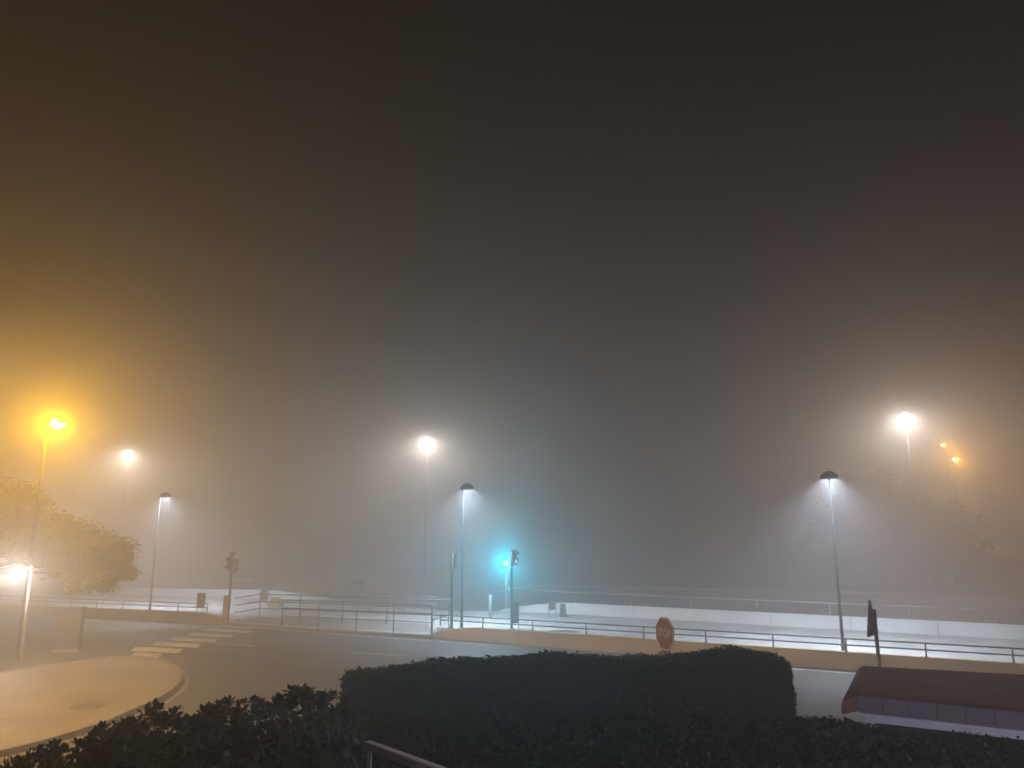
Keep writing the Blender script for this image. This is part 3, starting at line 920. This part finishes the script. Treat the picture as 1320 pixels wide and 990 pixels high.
# clipped hedge: plan from its top edge, 7.6 m to 9.2 m away
def hedge_body():
    top = [(446, 871, 7.45), (480, 863, 7.6), (540, 855, 7.85), (620, 847.5, 8.15), (700, 843.5, 8.35), (760, 844, 8.5), (810, 846, 8.65), (860, 843.5, 8.8), (905, 839, 8.95), (950, 837, 9.05), (985, 840, 9.1), (1002, 844, 9.12), (1010, 850, 9.13), (1015, 860, 9.13)]
    top = [(a, b + 3.5 if 780 < a < 900 else b + 2, c) for a, b, c in top]
    bm = B()
    secs = []
    for i, (px, py, Y) in enumerate(top):
        P = at(px, py, Y)
        z = P.z
        front = -0.75                                              # towards camera
        k = [(front, TZ - 0.05), (front - 0.03, TZ + (z - TZ) * 0.55), (front + 0.03, z - 0.14), (front + 0.14, z - 0.04), (-0.2, z), (0.15, z - 0.02), (0.3, z - 0.12), (0.34, TZ + (z - TZ) * .5), (0.33, TZ - 0.05)]
        secs.append([bm.verts.new((P.x * (P.y + a) / P.y * (1.0 + (0.010 * (z - b) if i > 8 else 0)), P.y + a, b)) for a, b in k])
    for a_, b_ in zip(secs, secs[1:]):
        for j in range(len(a_) - 1):
            bm.faces.new((a_[j], a_[j + 1], b_[j + 1], b_[j]))
    bm.faces.new(secs[0]); bm.faces.new(secs[-1][::-1])
    bmesh.ops.subdivide_edges(bm, edges=bm.edges[:], cuts=2, use_grid_fill=True)
    for v in bm.verts:
        s = 0.018 * math.sin(v.co.x * 6 + v.co.z * 9) + 0.014 * math.sin(v.co.x * 13 + v.co.y * 11)
        v.co += Vector((0.2 * s, s, s * 0.6))
    return bm
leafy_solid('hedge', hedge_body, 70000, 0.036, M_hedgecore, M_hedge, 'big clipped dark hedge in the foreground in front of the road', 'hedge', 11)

# low green bank, right foreground
def bank_body():
    bm = B()
    nx, ny = 40, 10
    vs = {}
    for i in range(nx + 1):
        for j in range(ny + 1):
            u, v = i / nx, j / ny
            px = 640 + u * 800
            yy = 6.0 + 1.35 * v - 0.35 * u
            edge = 922 + max(0, (px - 1020)) * 0.128
            ztop = at(px, edge + 9, 7.25 - 0.45 * u).z
            z = ztop - 0.28 * (1 - v) ** 1.3
            x = at(px, 900, 7.25).x
            vs[i, j] = bm.verts.new((x, yy, z + 0.03 * math.sin(x * 5) * math.sin(yy * 7 + x)))
    for i in range(nx):
        for j in range(ny):
            bm.faces.new((vs[i, j], vs[i + 1, j], vs[i + 1, j + 1], vs[i, j + 1]))
    # skirts
    for i in range(nx):
        a, b = vs[i, ny], vs[i + 1, ny]
        c = bm.verts.new((b.co.x, b.co.y + 0.05, TZ - 0.02)); d = bm.verts.new((a.co.x, a.co.y + 0.05, TZ - 0.02))
        bm.faces.new((a, b, c, d))
        a, b = vs[i, 0], vs[i + 1, 0]
        c = bm.verts.new((b.co.x, b.co.y - 0.3, TZ - 0.02)); d = bm.verts.new((a.co.x, a.co.y - 0.3, TZ - 0.02))
        bm.faces.new((b, a, d, c))
    return bm
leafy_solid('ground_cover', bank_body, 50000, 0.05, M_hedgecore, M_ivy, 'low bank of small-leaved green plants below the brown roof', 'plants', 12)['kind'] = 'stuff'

# rosette shrubs, left foreground
def shrub(name, prof, seed, label, n):
    """prof: list of (px, py, Y) for the crest; rosettes spread over crest and front"""
    rng = np.random.default_rng(seed)
    crest = [at(*p) for p in prof]
    x0, x1 = crest[0].x, crest[-1].x
    base = Vector(((x0 + x1) / 2, sum(c.y for c in crest) / len(crest), TZ))
    r = thing(name, base, label, 'shrub', 'leathery-leaved shrubs at the foot of the picture')
    V, F = [], []
    st = B()
    def rosette(c, s, up, k):
        nonlocal V, F
        up = up / np.linalg.norm(up)
        t = np.array([1, 0, 0.3]); u = np.cross(up, t); u /= np.linalg.norm(u); v = np.cross(up, u)
        for i in range(k):
            a = 2.4 * i + rng.uniform(-.3, .3)
            el = rng.uniform(0.15, 1.25) * (1 - i / k * 0.3)
            d = (np.cos(a) * u + np.sin(a) * v) * math.cos(el) + up * math.sin(el)
            L = s * rng.uniform(0.8, 1.15)
            side = np.cross(d, up); side /= np.linalg.norm(side) + 1e-9
            wd_ = L * 0.21
            nrm = np.cross(side, d)
            p0 = c; p1 = c + d * L * 0.68 + side * wd_ - nrm * L * .02; p2 = c + d * L - nrm * L * 0.10; p3 = c + d * L * 0.68 - side * wd_ - nrm * L * .02
            b0 = len(V); V += [p0, p1, p2, p3]; F.append((b0, b0 + 1, b0 + 2, b0 + 3))
    for i in range(n):
        q = rng.random() * (len(crest) - 1)
        j = int(q); fr = q - j
        P = np.array(crest[j].lerp(crest[j + 1], fr))
        dep = rng.random()
        kind = rng.random()
        if kind < 0.26:                        # crest tips
            c = P + np.array([rng.normal(0, .02), rng.normal(0, .10), rng.uniform(-0.10, 0.035)])
            s = rng.uniform(0.045, 0.085)
        else:
            c = P + np.array([rng.normal(0, .05), -dep * 1.1 + 0.35, -0.06 - rng.random() * 0.75])
            s = rng.uniform(0.045, 0.085)
        up = np.array([rng.normal(0, .35), rng.normal(-0.1, .35), 1.0])
        c = c - np.array(base)
        rosette(c, s, up, 11)
        if rng.random() < 0.35:
            tube(st, [Vector(c), Vector(c) + Vector((rng.normal(0, .04), rng.normal(0, .04), -0.28))], [0.004, 0.007], 5)
    obj_np('foliage', np.array(V), np.array(F), M_shrub, r)
    # woody inner growth reaching the soil
    for i in range(14):
        q = i / 13 * (len(crest) - 1); j = min(int(q), len(crest) - 2)
        P = crest[j].lerp(crest[j + 1], q - j) - base
        for k in range(3):
            tube(st, [(P.x + rng.normal(0, .05), P.y - 0.1, -0.02), (P.x + rng.normal(0, .1), P.y + rng.normal(0, .15), P.z * 0.6), (P.x + rng.normal(0, .12), P.y + rng.normal(0, .15), P.z - 0.1)], [0.02, 0.012, 0.005], 6)
    obj('stems', st, M_bark, r)
    # dense leaves inside
    pts = []
    for i in range(9000):
        q = rng.random() * (len(crest) - 1); j = int(q)
        P = np.array(crest[j].lerp(crest[j + 1], q - j)) - np.array(base)
        dep = rng.random()
        pts.append(P + np.array([rng.normal(0, .05), 0.4 - dep * 1.4, -0.10 - rng.random() ** 0.8 * (P[2] - 0.0) * 0.9]))
    pts = np.array(pts)
    Vv, Ff = leaf_cloud(rng, pts, np.tile([[0, -.3, 1.]], (len(pts), 1)), 0.085, 0.5, 0.8)
    obj_np('inner_foliage', Vv, Ff, M_shrub, r)
    return r
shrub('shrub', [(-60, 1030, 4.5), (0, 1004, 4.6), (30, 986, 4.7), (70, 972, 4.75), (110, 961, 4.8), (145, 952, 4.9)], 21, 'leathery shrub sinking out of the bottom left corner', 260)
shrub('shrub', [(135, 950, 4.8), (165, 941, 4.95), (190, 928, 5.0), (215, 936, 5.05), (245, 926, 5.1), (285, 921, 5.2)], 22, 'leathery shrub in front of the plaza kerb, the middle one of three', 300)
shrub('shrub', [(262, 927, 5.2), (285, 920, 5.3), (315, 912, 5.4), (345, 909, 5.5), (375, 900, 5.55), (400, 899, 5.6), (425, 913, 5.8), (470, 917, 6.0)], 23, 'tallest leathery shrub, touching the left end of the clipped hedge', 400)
# single sprigs standing clear of the crest
def low_bank():
    bm = B()
    nx, ny = 24, 8
    vs = {}
    for i in range(nx + 1):
        for j in range(ny + 1):
            px = 400 + 330 * i / nx
            yy = 5.2 + 1.6 * j / ny
            z = at(px, 905 + max(0, (500 - px)) * 0.02, 6.9).z - 0.10 - (1 - j / ny) * 0.28
            x = at(px, 900, 6.4).x
            vs[i, j] = bm.verts.new((x, yy, max(z, TZ + .02) + 0.03 * math.sin(x * 9) * math.sin(yy * 8)))
    for i in range(nx):
        for j in range(ny):
            bm.faces.new((vs[i, j], vs[i + 1, j], vs[i + 1, j + 1], vs[i, j + 1]))
    return bm
leafy_solid('ground_cover', low_bank, 16000, 0.06, M_hedgecore, M_hedge, 'dark low plants in front of the hedge around the handrail', 'plants', 14)['kind'] = 'stuff'

# handrail of the garden steps
h0, h1 = at(473, 960, 5.0), at(575, 998, 4.3)
r = thing('handrail', (h0.x, h0.y, TZ), 'pale metal handrail end at the bottom edge, in front of the hedge', 'railing')
O = Vector((h0.x, h0.y, TZ))
dirv = (h1 - h0).normalized()
bm = B()
a, b = h0 - O, h0 - O + dirv * 1.9
L = (b - a).length
box(bm, (a + b) / 2, (L, 0.05, 0.05), rot=dirv.to_track_quat('X', 'Z').to_matrix(), bevel=0.008)
obj('rail', bm, M_timber, r)
bm = B(); ql = a + dirv * 0.04
box(bm, (ql.x, ql.y, ql.z - 0.085), (0.022, 0.03, 0.13)); obj('bracket', bm, M_beam, r)
bm = B(); qm = a + dirv * 0.62
tube(bm, [(qm.x, qm.y, 0.0), (qm.x, qm.y, qm.z - 0.02)], 0.022, 10); obj('post', bm, M_beam, r)
c0 = qm + Vector((0, 0, -0.03)); c1 = c0 + Vector((-0.55, -0.45, -0.02))
bm = B(); box(bm, (c0 + c1) / 2, ((c1 - c0).length, 0.04, 0.035), rot=(c1 - c0).normalized().to_track_quat('X', 'Z').to_matrix(), bevel=0.006); obj('cross_rail', bm, M_beam, r)
bm = B(); tube(bm, [(a.x + dirv.x * .05, a.y + dirv.y * .05, 0.0), (a.x + dirv.x * .05, a.y + dirv.y * .05, a.z - 0.15)], 0.012, 8); obj('post', bm, M_dark, r)

# ------------------------------------------------------------------ brown-roofed kiosk, right foreground
RZ = 2.32
bl, br_ = g(1112, 857, RZ), g(1440, 874.5, RZ)          # back top edge
fl, fr_ = g(1104, 894, RZ - .02), g(1440, 927, RZ - .02)  # front top edge
r = thing('kiosk', (fl.x, fl.y, 0), 'low kiosk with a flat brown roof and white beam below its edge, right foreground', 'kiosk')
O = Vector((fl.x, fl.y, 0))
xd = (fr_ - fl).normalized(); xd.z = 0; xd.normalize()
bm = B()
# cross-sections along x: rounded left shoulder then flat top
lip = g(1084, 908, RZ - 0.13)
back_lip = bl + (lip - fl) * 0.12
def sec(pb, pf, drop, h):
    pts = [pb + Vector((0, 0, -h)), pb + Vector((0, 0, -0.02)), pb.lerp(pf, 0.04), pb.lerp(pf, 0.35), pb.lerp(pf, 0.7), pb.lerp(pf, 0.97), pf + Vector((0, 0, -0.025)), pf + Vector((0, 0, -h))]
    return [bm.verts.new(p + Vector((0, 0, -drop)) - O) for p in pts]
secs = [sec(bl + (lip - fl) * 0.30, lip, 0.0, 0.10),
        sec(bl + (lip - fl) * 0.20, fl.lerp(lip, 0.86) + Vector((0, 0, .035)), 0.0, 0.15),
        sec(bl + (lip - fl) * 0.08, fl.lerp(lip, 0.45) + Vector((0, 0, .02)), 0.0, 0.17),
        sec(bl, fl, 0.0, 0.18), sec(br_, fr_, 0.0, 0.18)]
for a_, b_ in zip(secs, secs[1:]):
    for j in range(len(a_) - 1): bm.faces.new((a_[j], b_[j], b_[j + 1], a_[j + 1]))
    bm.faces.new((a_[-1], b_[-1], b_[0], a_[0]))
bm.faces.new(secs[0]); bm.faces.new(secs[-1][::-1])
bmesh.ops.recalc_face_normals(bm, faces=bm.faces[:])
obj('roof', bm, M_roof, r)
# fascia panels
nrm = Vector((xd.y, -xd.x, 0))
Lf = (fr_ - fl).length
sz = (fr_.z - fl.z)
fh = 0.165
k = 0; t = 0.0; pw = 0.255
bmf = B()
while t < Lf - 0.01:
    e = min(Lf, t + pw)
    c = fl + xd * ((t + e) / 2) + nrm * 0.013 + Vector((0, 0, -0.022 - fh / 2)) - O
    box(bmf, c, (e - t - 0.006, 0.02, fh), rz=math.atan2(xd.y, xd.x), bevel=0.002)
    t = e
obj('fascia', bmf, M_fascia, r)
# white beam with its drops
ang = math.atan2(xd.y, xd.x)
zc = fl.z - 0.022 - fh
bmb = B()
s0 = 0.06
box(bmb, fl + xd * (s0 + (Lf - s0) / 2) + nrm * 0.02 + Vector((0, 0, -0.022 - fh - 0.022)) - O, (Lf - s0, 0.05, 0.036), rz=ang, bevel=0.004)
box(bmb, fl + xd * (s0 + (Lf - s0) / 2) + nrm * 0.012 + Vector((0, 0, -0.022 - fh - 0.066)) - O, (Lf - s0 - 0.01, 0.034, 0.046), rz=ang, bevel=0.004)
obj('beam', bmb, M_beam, r)
for t_, wdt in ((s0 + 0.055, 0.10),):
    bm = B(); box(bm, fl + xd * t_ + nrm * 0.010 + Vector((0, 0, -0.022 - fh - 0.09 - 0.02)) - O, (wdt, 0.03, 0.045), rz=ang); obj('bracket', bm, M_beam, r)
bm = B(); box(bm, fl + xd * 2.45 + nrm * 0.0105 + Vector((0, 0, -0.022 - fh - 0.09 - 0.018)) - O, (1.5, 0.028, 0.04), rz=ang); obj('bracket', bm, M_beam, r)
# walls below, on the street level
zc = fl.z - 0.022 - fh - 0.004
inner = [fl + xd * 0.12 - nrm * 0.12, fr_ - xd * 0.1 - nrm * 0.12, br_ - xd * 0.1 + nrm * 0.12, bl + xd * 0.12 + nrm * 0.12]
bm = B(); prism(bm, [p - O for p in inner], 0.0, zc); obj('wall', bm, M_dark, r)

# ------------------------------------------------------------------ road signs near the kiosk and hedge
def text_mesh(body, size, parent, M, m, name='lettering'):
    cu = bpy.data.curves.new('txt', 'FONT')
    cu.body = body; cu.size = size; cu.align_x = 'CENTER'; cu.align_y = 'CENTER'; cu.extrude = 0.0015; cu.offset = 0.006 * size / 0.2
    to = bpy.data.objects.new('txt', cu)
    C.objects.link(to)
    dg = bpy.context.evaluated_depsgraph_get()
    me = bpy.data.meshes.new_from_object(to.evaluated_get(dg))
    bpy.data.objects.remove(to)
    o = bpy.data.objects.new(name, me)
    C.objects.link(o)
    me.transform(M)
    me.materials.clear(); me.materials.append(m)
    o.parent = parent
    return o

D = 13.6
sc_ = at(860, 816.5, D)
zs = sc_.z
sb = Vector((sc_.x + 0.01, D, 0))
az = R(-58) - math.atan2(sc_.x, sc_.y)            # faces left of the camera, strongly turned
r = thing('stop_sign', sb, 'red octagonal STOP sign rising behind the clipped hedge', 'sign')
bm = B(); tube(bm, [(0, 0, 0), (0, 0, zs + 0.25)], 0.032, 12); obj('post', bm, M_signgrey, r, True)
T = Matrix.Rotation(az, 4, 'Z') @ Matrix.Translation((0, -0.06, zs))
def ngon(rr, n, ph=0.0, c=(0, 0)): return [(c[0] + rr * math.cos(2 * math.pi * i / n + ph), c[1] + rr * math.sin(2 * math.pi * i / n + ph)) for i in range(n)]
Rr = 0.295
bm = B(); plate(bm, ngon(Rr, 8, math.pi / 8), 0.02, T); pl = obj('sign_plate', bm, M_signwhite, r)
bm = B(); plate(bm, ngon(Rr - 0.018, 8, math.pi / 8), 0.003, T @ Matrix.Translation((0, -0.0122, 0))); obj('red_field', bm, M_signred, pl)
text_mesh('STOP', 0.2, pl, T @ Matrix.Translation((0, -0.0165, 0)) @ Matrix.Rotation(R(90), 4, 'X') @ Matrix.Diagonal((0.88, 1, 1, 1)), M_letter)
bm = B(); plate(bm, ngon(Rr, 8, math.pi / 8), 0.004, T @ Matrix.Translation((0, 0.0125, 0))); obj('sign_back', bm, M_signgrey, pl)
# round prohibition plate below it
r2 = 0.30
zr = zs - 0.29 - 0.285
T2 = Matrix.Rotation(az + R(8), 4, 'Z') @ Matrix.Translation((0, -0.055, zr))
bm = B(); plate(bm, ngon(r2, 36), 0.02, T2); p2 = obj('round_plate', bm, M_signred, r)
bm = B(); plate(bm, ngon(r2 - 0.075, 36), 0.003, T2 @ Matrix.Translation((0, -0.0122, 0))); obj('white_field', bm, M_signwhite, p2)

D = 14.2
tc_ = at(1125, 803, D)
r = thing('road_sign', (tc_.x + 0.045, D, 0), 'road sign turned edge-on, on its grey post behind the brown roof', 'sign')
bm = B(); tube(bm, [(0, 0, 0), (0, 0, tc_.z + 0.24)], 0.034, 12); obj('post', bm, M_signgrey, r, True)
az2 = R(-103) - math.atan2(tc_.x, tc_.y)
T = Matrix.Rotation(az2, 4, 'Z') @ Matrix.Translation((0, -0.065, tc_.z - 0.0))
def round_tri(s, rad):
    out_ = []
    for i, a in enumerate((90, 210, 330)):
        cx, cz = (s - rad) * math.cos(R(a)), (s - rad) * math.sin(R(a))
        for k in range(-3, 4): out_.append((cx + rad * math.cos(R(a + k * 20)), cz + rad * math.sin(R(a + k * 20))))
    return out_
tri = [(x, z) for x, z in round_tri(0.40, 0.04)]
bm = B(); plate(bm, tri, 0.022, T); pl = obj('sign_plate', bm, M_signred, r)
bm = B(); plate(bm, [(x * 0.72, z * 0.72) for x, z in tri], 0.003, T @ Matrix.Translation((0, -0.0132, 0))); obj('white_field', bm, M_signwhite, pl)
bm = B(); plate(bm, tri, 0.004, T @ Matrix.Translation((0, 0.0135, 0))); obj('sign_back', bm, M_signgrey, pl)
for zz in (-0.12, 0.12):
    bm = B(); box(bm, T @ Vector((0, 0.035, zz)), (0.3, 0.035, 0.03), rz=az2)
    obj('clamp', bm, M_signgrey, r)

# long dark garden wall far right
e0, e1 = g(1232, 757, .12), g(1400, 762, .12)
ed = (e1 - e0).normalized()
wall_run('garden_wall', [e0, e1 + ed * 25], 1.9, 2.1, M_cab, 0.3, 'dark wall fading in orange fog at the right edge, beside the trees', 'wall', M_cab, 1.0)

# ------------------------------------------------------------------ fog
fm = bpy.data.materials.new('fog')
fm.use_nodes = True
t = fm.node_tree
t.nodes.clear()
o_ = t.nodes.new('ShaderNodeOutputMaterial')
pv = t.nodes.new('ShaderNodeVolumePrincipled')
pv.inputs['Color'].default_value = (0.93, 0.93, 0.94, 1)
pv.inputs['Density'].default_value = FOG_DENSITY
pv.inputs['Density Attribute'].default_value = ''
pv.inputs['Anisotropy'].default_value = FOG_ANISO
t.links.new(pv.outputs[0], o_.inputs['Volume'])
fm.cycles.homogeneous_volume = True
fm.cycles.volume_sampling = 'MULTIPLE_IMPORTANCE'
bm = B(); box(bm, (0, (HY0 + HY1) / 2, (19.0 - 1.2) / 2), (2 * HX + 6, HY1 - HY0 + 6, 20.2))
hz = obj('haze', bm, fm)
tag(hz, kind='stuff')
hz.visible_shadow = True
